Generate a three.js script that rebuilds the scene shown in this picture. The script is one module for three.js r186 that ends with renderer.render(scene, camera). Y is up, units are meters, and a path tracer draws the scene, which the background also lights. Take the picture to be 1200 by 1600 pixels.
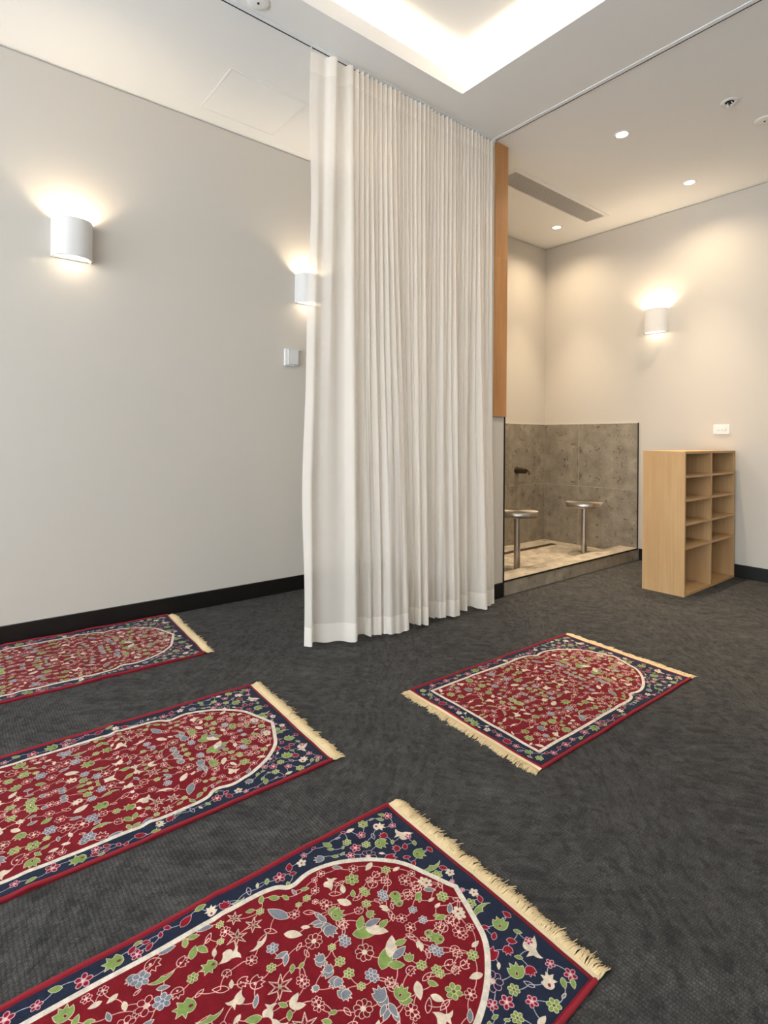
import * as THREE from 'three';
import { RoundedBoxGeometry } from 'three/addons/geometries/RoundedBoxGeometry.js';
import { mergeGeometries, toCreasedNormals } from 'three/addons/utils/BufferGeometryUtils.js';
import { RectAreaLightUniformsLib } from 'three/addons/lights/RectAreaLightUniformsLib.js';
import { createNoise3D, createNoise2D } from 'simplex-noise';

// ------------------------------------------------------------------ camera, daylight, exposure
RectAreaLightUniformsLib.init();
const scene = new THREE.Scene();
const W = 1200, H = 1600, FOCAL = 858.39, HORIZON = 687.04;
const camera = new THREE.PerspectiveCamera(2 * Math.atan(H / 2 / FOCAL) * 180 / Math.PI, W / H, 0.05, 60);
camera.position.set(0, 1, 0);
camera.rotation.order = 'YXZ';
camera.rotation.set(-0.0008, 0.8899, 0.0073);
camera.setViewOffset(W, H, 0, H / 2 - HORIZON, W, H);          // shifted lens, verticals stay upright
camera.updateProjectionMatrix();

scene.background = new THREE.Color(0.87, 0.945, 1.0);             // overcast daylight, enters through the window behind the camera
scene.backgroundIntensity = 4.5;
const renderer = new THREE.WebGLRenderer({ antialias: true });
renderer.shadowMap.enabled = true;
renderer.shadowMap.type = THREE.PCFSoftShadowMap;
renderer.toneMapping = THREE.LinearToneMapping;
renderer.toneMappingExposure = 1.6;
const WARM = new THREE.Color(1.0, 0.80, 0.55), COVE = new THREE.Color(1.0, 0.80, 0.57);
const COVE_POWER = 19, SCONCE_UP = 0.46, SCONCE_DOWN = 0.032, DOWNLIGHT = 5.5, SPILL = 1.9;

// ------------------------------------------------------------------ helpers
function rng(seed) { let a = seed >>> 0; return () => { a = (a + 0x6D2B79F5) >>> 0; let t = a; t = Math.imul(t ^ (t >>> 15), t | 1); t ^= t + Math.imul(t ^ (t >>> 7), t | 61); return ((t ^ (t >>> 14)) >>> 0) / 4294967296; }; }
const noise3 = createNoise3D(rng(11)), noise2 = createNoise2D(rng(23));
const used = {};
function numbered(n) { const k = used[n] = (used[n] ?? -1) + 1; return k ? n + '_' + String(k).padStart(3, '0') : n; }
function mesh(name, geometry, material, parent = scene) {
  const m = new THREE.Mesh(geometry, material);
  m.name = numbered(name); m.castShadow = true; m.receiveShadow = true;
  parent.add(m); return m;
}
function thing(name, label, category, position = [0, 0, 0], turn = 0, group) {
  const g = new THREE.Group(); g.name = numbered(name); g.position.set(...position); g.rotation.y = turn;
  g.userData = { label, category }; if (group) g.userData.group = group;
  scene.add(g); return g;
}
function tag(o, label, category, group) { Object.assign(o.userData, { label, category }); if (group) o.userData.group = group; return o; }
function structure(o, label) { o.userData.kind = 'structure'; if (label) o.userData.label = label; return o; }
// box from two corners, with uv in metres
function metreUV(g) {
  const p = g.attributes.position, n = g.attributes.normal, uv = new Float32Array(p.count * 2);
  for (let i = 0; i < p.count; i++) {
    const ax = Math.abs(n.getX(i)), ay = Math.abs(n.getY(i)), az = Math.abs(n.getZ(i));
    if (ay >= ax && ay >= az) { uv[2 * i] = p.getX(i); uv[2 * i + 1] = p.getZ(i); }
    else if (ax >= az) { uv[2 * i] = p.getZ(i); uv[2 * i + 1] = p.getY(i); }
    else { uv[2 * i] = p.getX(i); uv[2 * i + 1] = p.getY(i); }
  }
  g.setAttribute('uv', new THREE.BufferAttribute(uv, 2)); return g;
}
function box(x0, x1, y0, y1, z0, z1, r = 0) {
  const a = Math.abs(x1 - x0), b = Math.abs(y1 - y0), c = Math.abs(z1 - z0);
  const g = r ? new RoundedBoxGeometry(a, b, c, 2, Math.min(r, a / 2.01, b / 2.01, c / 2.01)) : new THREE.BoxGeometry(a, b, c);
  g.translate((x0 + x1) / 2, (y0 + y1) / 2, (z0 + z1) / 2);
  return metreUV(g.index ? g.toNonIndexed() : g);
}
const merge = (list) => mergeGeometries(list.map((g) => (g.index ? g.toNonIndexed() : g)));
function tube(points, radius, seg = 24, sides = 12) {
  return new THREE.TubeGeometry(new THREE.CatmullRomCurve3(points.map((p) => new THREE.Vector3(...p))), seg, radius, sides, false);
}
const lathe = (pts, seg = 48) => new THREE.LatheGeometry(pts.map((p) => new THREE.Vector2(...p)), seg);

// ------------------------------------------------------------------ textures
const fbm = (x, y, z, o = 4) => { let s = 0, a = 0.5; for (let i = 0; i < o; i++) { s += a * noise3(x, y, z); x *= 2.03; y *= 2.03; a *= 0.5; } return s; };
const sm = (a, b, x) => { const t = Math.min(1, Math.max(0, (x - a) / (b - a))); return t * t * (3 - 2 * t); };
function dataTexture(w, h, fn, srgb = true) {
  const d = new Uint8Array(w * h * 4);
  for (let y = 0; y < h; y++) for (let x = 0; x < w; x++) {
    const c = fn(x / w, y / h), i = (y * w + x) * 4;
    d[i] = Math.max(0, Math.min(255, c[0])); d[i + 1] = Math.max(0, Math.min(255, c[1])); d[i + 2] = Math.max(0, Math.min(255, c[2])); d[i + 3] = 255;
  }
  const t = new THREE.DataTexture(d, w, h);
  t.magFilter = THREE.LinearFilter; t.minFilter = THREE.LinearMipmapLinearFilter; t.generateMipmaps = true; t.wrapS = t.wrapT = THREE.RepeatWrapping;
  if (srgb) t.colorSpace = THREE.SRGBColorSpace;
  t.needsUpdate = true; return t;
}
const torus = (u, v, f, z) => { // periodic noise
  const a = u * 2 * Math.PI, b = v * 2 * Math.PI, r = f / (2 * Math.PI);
  return 0.5 * (noise3(Math.cos(a) * r + 3.1 * z, Math.sin(a) * r + Math.cos(b) * r * 1.31, Math.sin(b) * r + z * 7) + noise3(Math.cos(b) * r + 9 + z, Math.sin(b) * r - Math.cos(a) * r * 1.17, Math.sin(a) * r - 5 * z));
};
// carpet: 1 m repeat, ribs across, loops along, soft mottling
const RIBS = 116;
const carpetH = (u, v) => {
  const q = v * RIBS + 0.22 * torus(u, v, 26, 2) + 0.10 * noise2(u * 130, v * 130), row = Math.floor(q) % RIBS;
  const rib = 0.5 - 0.5 * Math.cos(q * Math.PI * 2);
  const loop = 0.5 + 0.5 * Math.sin(u * Math.PI * 2 * 165 + row * 2.4 + 3.2 * noise2(u * 60, row * 1.7));
  return (0.45 + 0.55 * Math.pow(rib, 0.5)) * (0.48 + 0.52 * loop) * (0.80 + 0.20 * noise2(u * 230 + 9, v * 230));
};
const carpetColor = dataTexture(2048, 2048, (u, v) => {
  const h = carpetH(u, v), m = torus(u, v, 12, 1) * 0.5 + torus(u, v, 34, 4) * 0.5, f = noise2(u * 700, v * 700), g = noise2(u * 240 + 40, v * 240);
  const dark = sm(0.05, 0.6, torus(u, v, 24, 8) + 0.6 * torus(u, v, 80, 9));
  const k = (42 + 36 * h + 13 * f + 11 * g) * (1 + 0.40 * m) * (1 - 0.26 * dark);
  return [k, k, k];
});
const carpetBump = dataTexture(2048, 2048, (u, v) => { const k = 255 * carpetH(u, v) * (0.85 + 0.15 * torus(u, v, 120, 3)); return [k, k, k]; }, false);
// stone: 0.6 m tile, three variants
function stone(seed) {
  return dataTexture(512, 512, (u, v) => {
    const x = u * 5 + seed * 13.7, y = v * 5 + seed * 7.1;
    const cloud = 1.5 * fbm(x * 0.7, y * 0.7, 1.5, 4), fine = fbm(x * 9, y * 9, 4, 3);
    const wx = x + 0.35 * fbm(x * 2, y * 2, 8, 3), wy = y + 0.35 * fbm(x * 2, y * 2, 9, 3);
    const blot = sm(0.50, 0.72, noise3(wx * 1.7, wy * 1.7, 2.2) * 0.62 + 0.5 * noise3(wx * 4.2, wy * 4.2, 5.5));
    const fleck = sm(0.42, 0.62, noise3(wx * 6.5, wy * 5.5, 3.3) * 0.6 + 0.25 * noise3(x * 17, y * 17, 6));
    const vein = sm(0.965, 0.995, 1 - Math.abs(noise3(wx * 1.5, wy * 1.5, 12))) * sm(-0.1, 0.5, noise3(x, y, 15)) + 0.6 * sm(0.975, 1, 1 - Math.abs(noise3(wx * 3.4, wy * 3.1, 17))) * sm(0.1, 0.5, noise3(x * 1.3, y * 1.3, 19));
    const k = 1 + 0.13 * cloud + 0.09 * fine - 0.30 * blot - 0.20 * fleck + 0.25 * vein;
    return [147 * k, 140 * k, 130 * k];
  });
}
const stones = [1, 2, 3, 4].map((s) => new THREE.MeshStandardMaterial({ map: stone(s), color: new THREE.Color(0.95, 0.92, 0.86), roughness: 0.5 }));
stones.forEach((m) => { m.map.repeat.set(1 / 0.6, 1 / 0.6); m.map.wrapS = m.map.wrapT = THREE.MirroredRepeatWrapping; });
const litStones = stones.map((m) => { const p = m.clone(); p.color.setRGB(1.28, 1.24, 1.16); p.roughness = 0.7; return p; });   // honed floor and kerb-top tiles, same stone, downlight brightness put into the colour
function wood(a, b, seed, streaks) {
  return dataTexture(512, 1024, (u, v) => {
    const x = u * 40, y = v * 3;
    const fig = fbm(x * 0.12 + seed, y * 0.5, seed, 3), grain = noise3(x * 1.6, y * 0.5 + seed, 3), pore = sm(0.45, 0.8, noise3(x * 6, y * 6, 9 + seed));
    const t = 0.5 + 0.38 * fig + streaks * 0.22 * grain - 0.16 * pore;
    return [0, 1, 2].map((i) => a[i] + (b[i] - a[i]) * t);
  });
}

// ------------------------------------------------------------------ materials
const M = {
  ceiling: new THREE.MeshStandardMaterial({ color: new THREE.Color(0.88, 0.87, 0.85), roughness: 0.95 }),
  wall: new THREE.MeshStandardMaterial({ color: new THREE.Color(0.60, 0.56, 0.505), roughness: 0.9 }),
  carpet: new THREE.MeshStandardMaterial({ map: carpetColor, color: new THREE.Color(1.0, 0.965, 0.93), bumpMap: carpetBump, bumpScale: 0.0022, roughness: 1 }),
  skirting: new THREE.MeshStandardMaterial({ color: 0x0b0a0a, roughness: 0.42 }),
  blackTrim: new THREE.MeshStandardMaterial({ color: 0x1a1512, roughness: 0.4, metalness: 0.3 }),
  white: new THREE.MeshStandardMaterial({ color: new THREE.Color(0.80, 0.80, 0.79), roughness: 0.45 }),
  plaster: new THREE.MeshStandardMaterial({ color: new THREE.Color(0.76, 0.75, 0.74), roughness: 0.7 }),
  alu: new THREE.MeshStandardMaterial({ color: new THREE.Color(0.84, 0.85, 0.87), roughness: 0.4 }),
  dark: new THREE.MeshStandardMaterial({ color: 0x17130f, roughness: 0.8 }),
  grout: new THREE.MeshStandardMaterial({ color: new THREE.Color(0.52, 0.47, 0.40), roughness: 0.95 }),
  steel: new THREE.MeshPhysicalMaterial({ color: new THREE.Color(0.60, 0.56, 0.51), metalness: 1, roughness: 0.33, anisotropy: 0.75 }),
  steelPost: new THREE.MeshPhysicalMaterial({ color: new THREE.Color(0.52, 0.48, 0.43), metalness: 1, roughness: 0.35 }),
  tap: new THREE.MeshStandardMaterial({ color: new THREE.Color(0.16, 0.13, 0.11), metalness: 1, roughness: 0.28 }),
  glow: new THREE.MeshStandardMaterial({ color: 0xffffff, emissive: new THREE.Color(1, 0.93, 0.80), emissiveIntensity: 1.6 }),
  downGlow: new THREE.MeshStandardMaterial({ color: 0xffffff, emissive: new THREE.Color(1, 0.90, 0.72), emissiveIntensity: 4 }),
  coveGlow: new THREE.MeshStandardMaterial({ color: 0xffffff, emissive: new THREE.Color(1, 0.88, 0.70), emissiveIntensity: 3 }),
  oak: new THREE.MeshStandardMaterial({ map: wood([200, 158, 106], [226, 190, 140], 1.5, 1), color: new THREE.Color(0.8, 0.78, 0.76), roughness: 0.55 }),
  timber: new THREE.MeshStandardMaterial({ map: wood([168, 116, 68], [208, 156, 100], 5.5, 0.6), color: new THREE.Color(1, 0.97, 0.94), roughness: 0.5 }),
};
const sheer = (o) => new THREE.MeshPhysicalMaterial({ color: new THREE.Color(0.965, 0.905, 0.83), roughness: 1, transmission: 0.34, thickness: 0, specularIntensity: 0.1, opacity: o, transparent: o < 1, side: THREE.DoubleSide });
M.sheer = sheer(0.78); M.hem = sheer(0.95); M.heading = sheer(0.85);

// ------------------------------------------------------------------ the room
const XL = -3.186, ZB = -4.60, YC = 2.866, XR = 2.4, ZF = 2.6, XN = -2.244;   // left wall, back wall, ceiling, right wall, window wall, partition end
const GAP = 0.012;
const floor = structure(mesh('floor', box(XL - 0.3, XR + 0.3, -0.12, 0, ZB - 0.3, ZF + 0.3), M.carpet), 'dark charcoal ribbed carpet with soft mottling');
const wallLeft = structure(mesh('wall_left', merge([box(XL - GAP, XL, 0, YC - 0.011, ZB - GAP, ZF), box(XL - 0.3, XL - GAP, 0, 3.4, ZB - 0.3, ZF + 0.3)]), M.wall), 'long warm grey painted wall with two sconces');
const wallBack = structure(mesh('wall_back', merge([box(XL, XR, 0, YC - 0.011, ZB - GAP, ZB), box(XL - GAP, XR + 0.3, 0, 3.4, ZB - 0.3, ZB - GAP)]), M.wall), 'warm beige painted end wall behind the shelf unit');
structure(mesh('wall_right', box(XR, XR + 0.3, 0, 3.4, ZB - GAP, ZF + 0.3), M.wall));
{
  const x0 = -3.0, x1 = 2.2, y0 = 0.08, y1 = 2.72;
  structure(mesh('wall_front', merge([box(XL - GAP, x0, 0, 3.4, ZF, ZF + 0.2), box(x1, XR, 0, 3.4, ZF, ZF + 0.2), box(x0, x1, 0, y0, ZF, ZF + 0.2), box(x0, x1, y1, 3.4, ZF, ZF + 0.2)]), M.wall));
  const w = new THREE.Group(); w.name = 'window_1'; w.position.set((x0 + x1) / 2, y0, ZF + 0.1); structure(w, 'wide glazed window'); scene.add(w);
  const a = (x1 - x0) / 2, h = y1 - y0, f = [];
  for (const x of [-a, -a / 3, a / 3, a]) f.push(box(x - (x > -a ? (x < a ? 0.025 : 0.05) : 0), x + (x < a ? (x > -a ? 0.025 : 0.05) : 0), 0, h, -0.03, 0.03));
  f.push(box(-a, a, 0, 0.05, -0.029, 0.029), box(-a, a, h - 0.05, h, -0.029, 0.029));
  mesh('window_frame', merge(f), M.blackTrim, w);
  const glass = new THREE.MeshPhysicalMaterial({ color: 0xffffff, transmission: 1, roughness: 0, thickness: 0, ior: 1.5 });
  for (let i = 0; i < 3; i++) { const p = -a + 0.05 + i * (2 * a / 3 - 0.01); mesh('pane', box(p, p + 2 * a / 3 - 0.08, 0.05, h - 0.05, -0.003, 0.003), glass, w); }
}
// partition between the prayer room and the washing alcove
const ZN0 = -2.80, ZN1 = -2.692;
const wallNib = structure(mesh('wall_partition', box(XL, XN, 0, YC, ZN0, ZN1), M.wall), 'short partition wall beside the washing alcove');
// ceiling with the raised coffer
const OX0 = -2.047, OX1 = 1.05, OZ0 = -2.184, OZ1 = 0.95, LED = 0.17, YR = 3.035;
structure(mesh('ceiling', merge([
  box(XL - GAP, OX0 - LED, YC, 3.4, ZB - GAP, ZF), box(OX1 + LED, XR, YC, 3.4, ZB - GAP, ZF),
  box(OX0 - LED, OX1 + LED, YC, 3.4, ZB - GAP, OZ0 - LED), box(OX0 - LED, OX1 + LED, YC, 3.4, OZ1 + LED, ZF),
]), M.ceiling), 'flat white plasterboard ceiling');
structure(mesh('ceiling_coffer', merge([
  box(OX0 - LED, OX1 + LED, YR, 3.4, OZ0 - LED, OZ1 + LED),
  box(OX0 - LED, OX0, YC, YC + 0.016, OZ0 - LED, OZ1 + LED), box(OX1, OX1 + LED, YC, YC + 0.016, OZ0 - LED, OZ1 + LED),
  box(OX0, OX1, YC, YC + 0.016, OZ0 - LED, OZ0), box(OX0, OX1, YC, YC + 0.016, OZ1, OZ1 + LED),
  box(OX0 - 0.014, OX0, YC + 0.016, YC + 0.078, OZ0 - 0.014, OZ1 + 0.014), box(OX1, OX1 + 0.014, YC + 0.016, YC + 0.078, OZ0 - 0.014, OZ1 + 0.014),
  box(OX0, OX1, YC + 0.016, YC + 0.078, OZ0 - 0.014, OZ0), box(OX0, OX1, YC + 0.016, YC + 0.078, OZ1, OZ1 + 0.014),
]), M.ceiling), 'raised ceiling recess with a lip and hidden lighting');
for (const [x, z, w, d, side] of [[OX0 - 0.09, (OZ0 + OZ1) / 2, 0.03, OZ1 - OZ0 + 0.2, 'left'], [OX1 + 0.09, (OZ0 + OZ1) / 2, 0.03, OZ1 - OZ0 + 0.2, 'right'], [(OX0 + OX1) / 2, OZ0 - 0.09, OX1 - OX0 + 0.1, 0.03, 'far'], [(OX0 + OX1) / 2, OZ1 + 0.09, OX1 - OX0 + 0.1, 0.03, 'near']]) {
  const s = mesh('led_strip', box(x - w / 2, x + w / 2, YC + 0.016, YC + 0.022, z - d / 2, z + d / 2), M.coveGlow);
  tag(s, 'glowing light strip hidden behind the ' + side + ' lip of the raised ceiling', 'light');
  const l = new THREE.RectAreaLight(COVE, COVE_POWER, w, d);
  l.position.set(x, YC + 0.024, z); l.rotation.x = Math.PI / 2; l.castShadow = true;    // faces up
  scene.add(l);
}
// skirtings
const SK = 0.014, SH = 0.094;
structure(mesh('baseboard_left', box(XL, XL + SK, 0, SH, ZN1, ZF, 0.002), M.skirting), 'black skirting board along the left wall');
structure(mesh('baseboard_back', box(XN + 0.002, XR, 0, SH, ZB, ZB + SK, 0.002), M.skirting), 'black skirting board along the end wall');
structure(mesh('baseboard_partition', box(XN, XN + SK, 0, SH, ZN0 + 0.006, ZN1, 0.002), M.skirting), 'short black skirting on the partition end');
// timber above, pale painted panel below, black edge trim
{
  const t = thing('timber_cladding', 'honey brown timber veneer panel covering the upper end of the partition', 'panel', [XN, 1.148, (ZN0 + ZN1) / 2]);
  mesh('veneer', box(0, 0.012, 0, YC - 1.148, ZN0 - 0.012 - (ZN0 + ZN1) / 2, ZN1 - (ZN0 + ZN1) / 2, 0.001), M.timber, t);
  structure(mesh('trim_1', box(XN, XN + 0.004, 0, 1.148, ZN0 - 0.012, ZN0 - 0.004), M.blackTrim), 'black metal edge strip beside the pale partition panel');
}
// ------------------------------------------------------------------ washing alcove
const TT = 0.012, YF = 0.04, KX = -2.40, KY = 0.0965;
function tileBox(name, parent, x0, x1, y0, y1, z0, z1, i, set = stones) {
  const g = box(x0, x1, y0, y1, z0, z1, 0.0012), uv = g.attributes.uv;
  let a = Infinity, b = Infinity;                                      // every tile starts at its own corner of the slab, turned over in turns
  for (let k = 0; k < uv.count; k++) { const n = g.attributes.normal; const up = Math.abs(n.getY(k)) > 0.7, side = Math.abs(n.getX(k)) > 0.7; if (x1 - x0 > 0.05 && y1 - y0 > 0.05 ? !up && !side : z1 - z0 > 0.05 && y1 - y0 > 0.05 ? side : up) { a = Math.min(a, uv.getX(k)); b = Math.min(b, uv.getY(k)); } }
  for (let k = 0; k < uv.count; k++) { const p = uv.getX(k) - a + 0.01, q = uv.getY(k) - b + 0.01; uv.setXY(k, i & 4 ? 0.6 - p : p, i & 2 ? 0.6 - q : q); }
  return mesh(name, g, set[i % 4], parent);
}
const J = 0.0016;
{
  let i = 0;
  const rows = [[YF, 0.583], [0.583, 1.154]];
  // grout bed behind the tiles
  mesh('grout', box(XL, -2.2575, YF, 1.153, ZB, ZB + TT - 0.002), M.grout, wallBack);
  mesh('grout', box(XL, XL + TT - 0.002, YF, 1.153, ZB + TT, ZN0 - TT), M.grout, wallLeft);
  for (const [a, b] of rows) {
    for (const [p, q] of [[XL + TT, -2.810], [-2.810, -2.258]]) tileBox('tile', wallBack, p + (p > -3 ? J : 0), q - J, a + (a > 0.1 ? J : 0), b - J, ZB + 0.001, ZB + TT, i++);
    for (const [p, q] of [[ZB + TT, -4.035], [-4.035, -3.47], [-3.47, ZN0 - TT]]) tileBox('tile', wallLeft, XL + 0.001, XL + TT, a + (a > 0.1 ? J : 0), b - J, p + J, q - J, i++);
    tileBox('tile', wallNib, XL + TT, -2.81, a + (a > 0.1 ? J : 0), b - J, ZN0 - TT, ZN0 - 0.0005, i++);
    tileBox('tile', wallNib, -2.81 + J, XN - 0.004, a + (a > 0.1 ? J : 0), b - J, ZN0 - TT, ZN0 - 0.0005, i++);
  }
  structure(mesh('trim_2', box(-2.258, -2.2535, KY, 1.156, ZB, ZB + TT + 0.001), M.blackTrim), 'black metal strip ending the grey tiles on the end wall');
  const plat = new THREE.Group(); plat.name = 'floor_platform'; plat.position.set(XN, 0, ZN0); structure(plat, 'raised stone platform of the washing alcove'); scene.add(plat);
  const px = (x) => x - XN, pz = (z) => z - ZN0;
  mesh('grout', merge([box(px(XL), px(KX), 0.001, YF - 0.012, pz(ZB), -TT), box(px(KX), -0.012, 0.001, KY - 0.012, pz(ZB), -0.001)]), M.grout, plat);
  // kerb: front, top and inner tiles
  for (const [a, b] of [[ZN0 - 0.013, -3.383], [-3.383, ZB + TT]]) {
    tileBox('tile', plat, -0.012, -0.001, 0.001, KY - 0.0085, pz(b) + J, pz(a) - (a < -3 ? J : 0), i++);
    tileBox('tile', plat, px(KX), -0.008, KY - 0.011, KY, pz(b) + J, pz(a) - (a < -3 ? J : 0), i++, litStones);
    tileBox('tile', plat, px(KX) - 0.01, px(KX), YF, KY - 0.0005, pz(b) + J, pz(a) - (a < -3 ? J : 0), i++);
  }
  mesh('edge_strip', box(-0.0075, 0.0005, KY - 0.0075, KY + 0.001, pz(ZB + TT), -0.012), M.blackTrim, plat).userData.label = 'black metal nosing along the kerb';
  // sunken floor tiles either side of the drain
  const D0 = -3.005, D1 = -2.94, DZ0 = -4.46;
  for (const [p, q] of [[ZB + TT, -4.035], [-4.035, -3.47], [-3.47, ZN0 - TT]]) {
    tileBox('tile', plat, px(D1) + J, px(KX) - 0.011, YF - 0.012, YF, pz(p) + J, pz(q) - J, i++, litStones);
    tileBox('tile', plat, px(XL + TT), px(D0) - J, YF - 0.012, YF, pz(p) + J, pz(q) - J, i++, litStones);
  }
  tileBox('tile', plat, px(D0), px(D1), YF - 0.012, YF, pz(ZB + TT), pz(DZ0) - J, i++, litStones);
  const dr = thing('drain_grate', 'long narrow bronze channel drain set in the alcove stone floor', 'drain', [(D0 + D1) / 2, YF - 0.012, (DZ0 + ZN0 - TT) / 2]);
  const dl = (ZN0 - TT - DZ0) / 2 - 0.003, dw = (D1 - D0) / 2 - 0.002;
  const drainMat = new THREE.MeshStandardMaterial({ color: new THREE.Color(0.13, 0.095, 0.065), metalness: 0.6, roughness: 0.5 });
  mesh('channel', box(-dw, dw, 0, 0.002, -dl, dl), M.dark, dr);
  mesh('frame', merge([box(-dw, -dw + 0.004, 0.002, 0.011, -dl, dl), box(dw - 0.004, dw, 0.002, 0.011, -dl, dl), box(-dw + 0.004, dw - 0.004, 0.002, 0.011, -dl, -dl + 0.004), box(-dw + 0.004, dw - 0.004, 0.002, 0.011, dl - 0.004, dl)]), drainMat, dr);
  for (let k = 0; k < 5; k++) { const x = -dw + 0.010 + k * (2 * dw - 0.020) / 4; mesh('bar', box(x - 0.0032, x + 0.0032, 0.002, 0.0095, -dl + 0.004, dl - 0.004), drainMat, dr); }
}
// ------------------------------------------------------------------ curtain
{
  // plan of the hem, read in metres: leading edge first, then the gathered folds
  const hem = [[-2.262, -1.345], [-2.222, -1.366], [-2.264, -1.405], [-2.232, -1.465], [-2.200, -1.540], [-2.150, -1.577], [-2.190, -1.612],
    [-2.222, -1.650], [-2.163, -1.682], [-2.185, -1.700], [-2.160, -1.717], [-2.153, -1.737], [-2.185, -1.752], [-2.122, -1.766], [-2.119, -1.835], [-2.115, -1.890], [-2.21, -1.925],
    [-2.200, -1.957], [-2.160, -1.966], [-2.185, -1.976], [-2.126, -1.984], [-2.165, -2.002], [-2.117, -2.030], [-2.20, -2.075], [-2.21, -2.115], [-2.170, -2.128], [-2.195, -2.142], [-2.143, -2.150], [-2.138, -2.181],
    [-2.180, -2.205], [-2.121, -2.231], [-2.125, -2.279], [-2.20, -2.310], [-2.185, -2.345], [-2.146, -2.365], [-2.190, -2.392], [-2.200, -2.430], [-2.155, -2.449], [-2.113, -2.479], [-2.111, -2.499], [-2.185, -2.520], [-2.139, -2.542], [-2.147, -2.600]];
  const head = [[-2.258, -1.362], [-2.250, -1.400], [-2.247, -1.440], [-2.222, -1.462], [-2.212, -1.482], [-2.228, -1.498], [-2.262, -1.518], [-2.255, -1.545], [-2.216, -1.562], [-2.212, -1.580], [-2.245, -1.598]];
  const nHead0 = head.length - 1, pleats = 35;
  for (let k = 1; k <= pleats * 4; k++) {
    const a = k / 4, z = -1.598 - a * (2.650 - 1.598) / pleats;
    head.push([-2.233 - 0.021 * Math.cos(a * Math.PI * 2) * (1 + 0.2 * Math.sin(a * 0.9)), z]);
  }
  function sampler(pts, split) {                       // s in 0..1, first 0.17 of it is the loose leading panel
    const c = pts.map((p) => new THREE.Vector3(p[0], 0, p[1]));
    const one = new THREE.CatmullRomCurve3(c.slice(0, split + 1), false, 'centripetal'), two = new THREE.CatmullRomCurve3(c.slice(split), false, 'centripetal');
    one.arcLengthDivisions = 400; two.arcLengthDivisions = 3000;
    return (s) => (s < 0.17 ? one.getPointAt(s / 0.17) : two.getPointAt((s - 0.17) / 0.83));
  }
  const top = sampler(head, nHead0), bot = sampler(hem, 6);
  const N = 1900, R = 100, Y0 = 0.016, Y1 = 2.842, P = [];
  const T = [], B = [];
  for (let i = 0; i <= N; i++) { T.push(top(i / N)); B.push(bot(i / N)); }
  const ys = [];
  for (let j = 0; j <= R; j++) ys.push(j <= 6 ? Y0 + 0.09 * j / 6 : j >= R - 8 ? Y1 - 0.095 * (R - j) / 8 : Y0 + 0.09 + (Y1 - Y0 - 0.185) * (j - 6) / (R - 14));
  const pos = new Float32Array((N + 1) * (R + 1) * 3), uv = new Float32Array((N + 1) * (R + 1) * 2);
  for (let j = 0; j <= R; j++) for (let i = 0; i <= N; i++) {
    const t = (Y1 - ys[j]) / (Y1 - Y0), s = i / N, o = j * (N + 1) + i;
    const w = s < 0.17 ? 0.75 * t + 0.25 * sm(0, 1, t) : 0.45 * t + 0.55 * sm(0.1, 1, t);
    const rip = 0.004 * sm(0.05, 0.6, t) * noise2(s * 7, t * 0.5) + (s < 0.17 ? 0 : 0.004 * w * Math.cos((s - 0.17) / 0.83 * pleats * Math.PI * 2));
    const edge = s < 0.05 ? (1 - s / 0.05) * (0.010 * Math.sin(t * 8 + 2.4) + 0.004 * Math.sin(t * 19)) * sm(0.02, 0.12, t) : 0;
    pos[3 * o] = T[i].x + (B[i].x - T[i].x) * w + rip; pos[3 * o + 1] = ys[j] + (j < 4 ? 0.006 * noise2(s * 14, 9) * (1 - j / 4) : 0); pos[3 * o + 2] = T[i].z + (B[i].z - T[i].z) * w + rip * 0.5 + edge;
    uv[2 * o] = s * 3; uv[2 * o + 1] = ys[j];
  }
  const whole = (j0, j1) => { const ix = []; for (let j = j0; j < j1; j++) for (let i = 0; i < N; i++) { const a = j * (N + 1) + i, b = a + 1, c = a + N + 1, d = c + 1; ix.push(a, b, c, b, d, c); } return ix; };
  const full = new THREE.BufferGeometry();
  full.setAttribute('position', new THREE.BufferAttribute(pos, 3)); full.setIndex(whole(0, R)); full.computeVertexNormals();
  const nor = full.attributes.normal.array, cx = -2.2, cz = -2.0;
  const piece = (j0, j1) => {
    const g = new THREE.BufferGeometry(), a = j0 * (N + 1), b = (j1 + 1) * (N + 1), p = pos.slice(a * 3, b * 3);
    for (let k = 0; k < p.length; k += 3) { p[k] -= cx; p[k + 2] -= cz; }
    g.setAttribute('position', new THREE.BufferAttribute(p, 3)); g.setAttribute('normal', new THREE.BufferAttribute(nor.slice(a * 3, b * 3), 3)); g.setAttribute('uv', new THREE.BufferAttribute(uv.slice(a * 2, b * 2), 2));
    g.setIndex(whole(0, j1 - j0)); return g;
  };
  const c = thing('curtain', 'floor length sheer white curtain drawn back in narrow pleats', 'curtain', [cx, 0, cz]);
  mesh('drape', piece(6, R - 8), M.sheer, c);
  mesh('hem', piece(0, 6), M.hem, c).userData.label = 'doubled bottom hem';
  mesh('heading_tape', piece(R - 8, R), M.heading, c).userData.label = 'stiff pleated heading at the track';
  // gliders between heading and track
  const gl = [];
  for (let k = 0; k < 37; k++) { const z = k === 0 ? -1.362 : k === 1 ? -1.482 : -1.574 - (k - 2) * 1.062 / 34; gl.push(box(-2.252 - cx, -2.249 - cx, 2.838, 2.858, z - 0.004 - cz, z + 0.004 - cz)); }
  mesh('glider', merge(gl), M.white, c).userData.kind = 'stuff';
}
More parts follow.
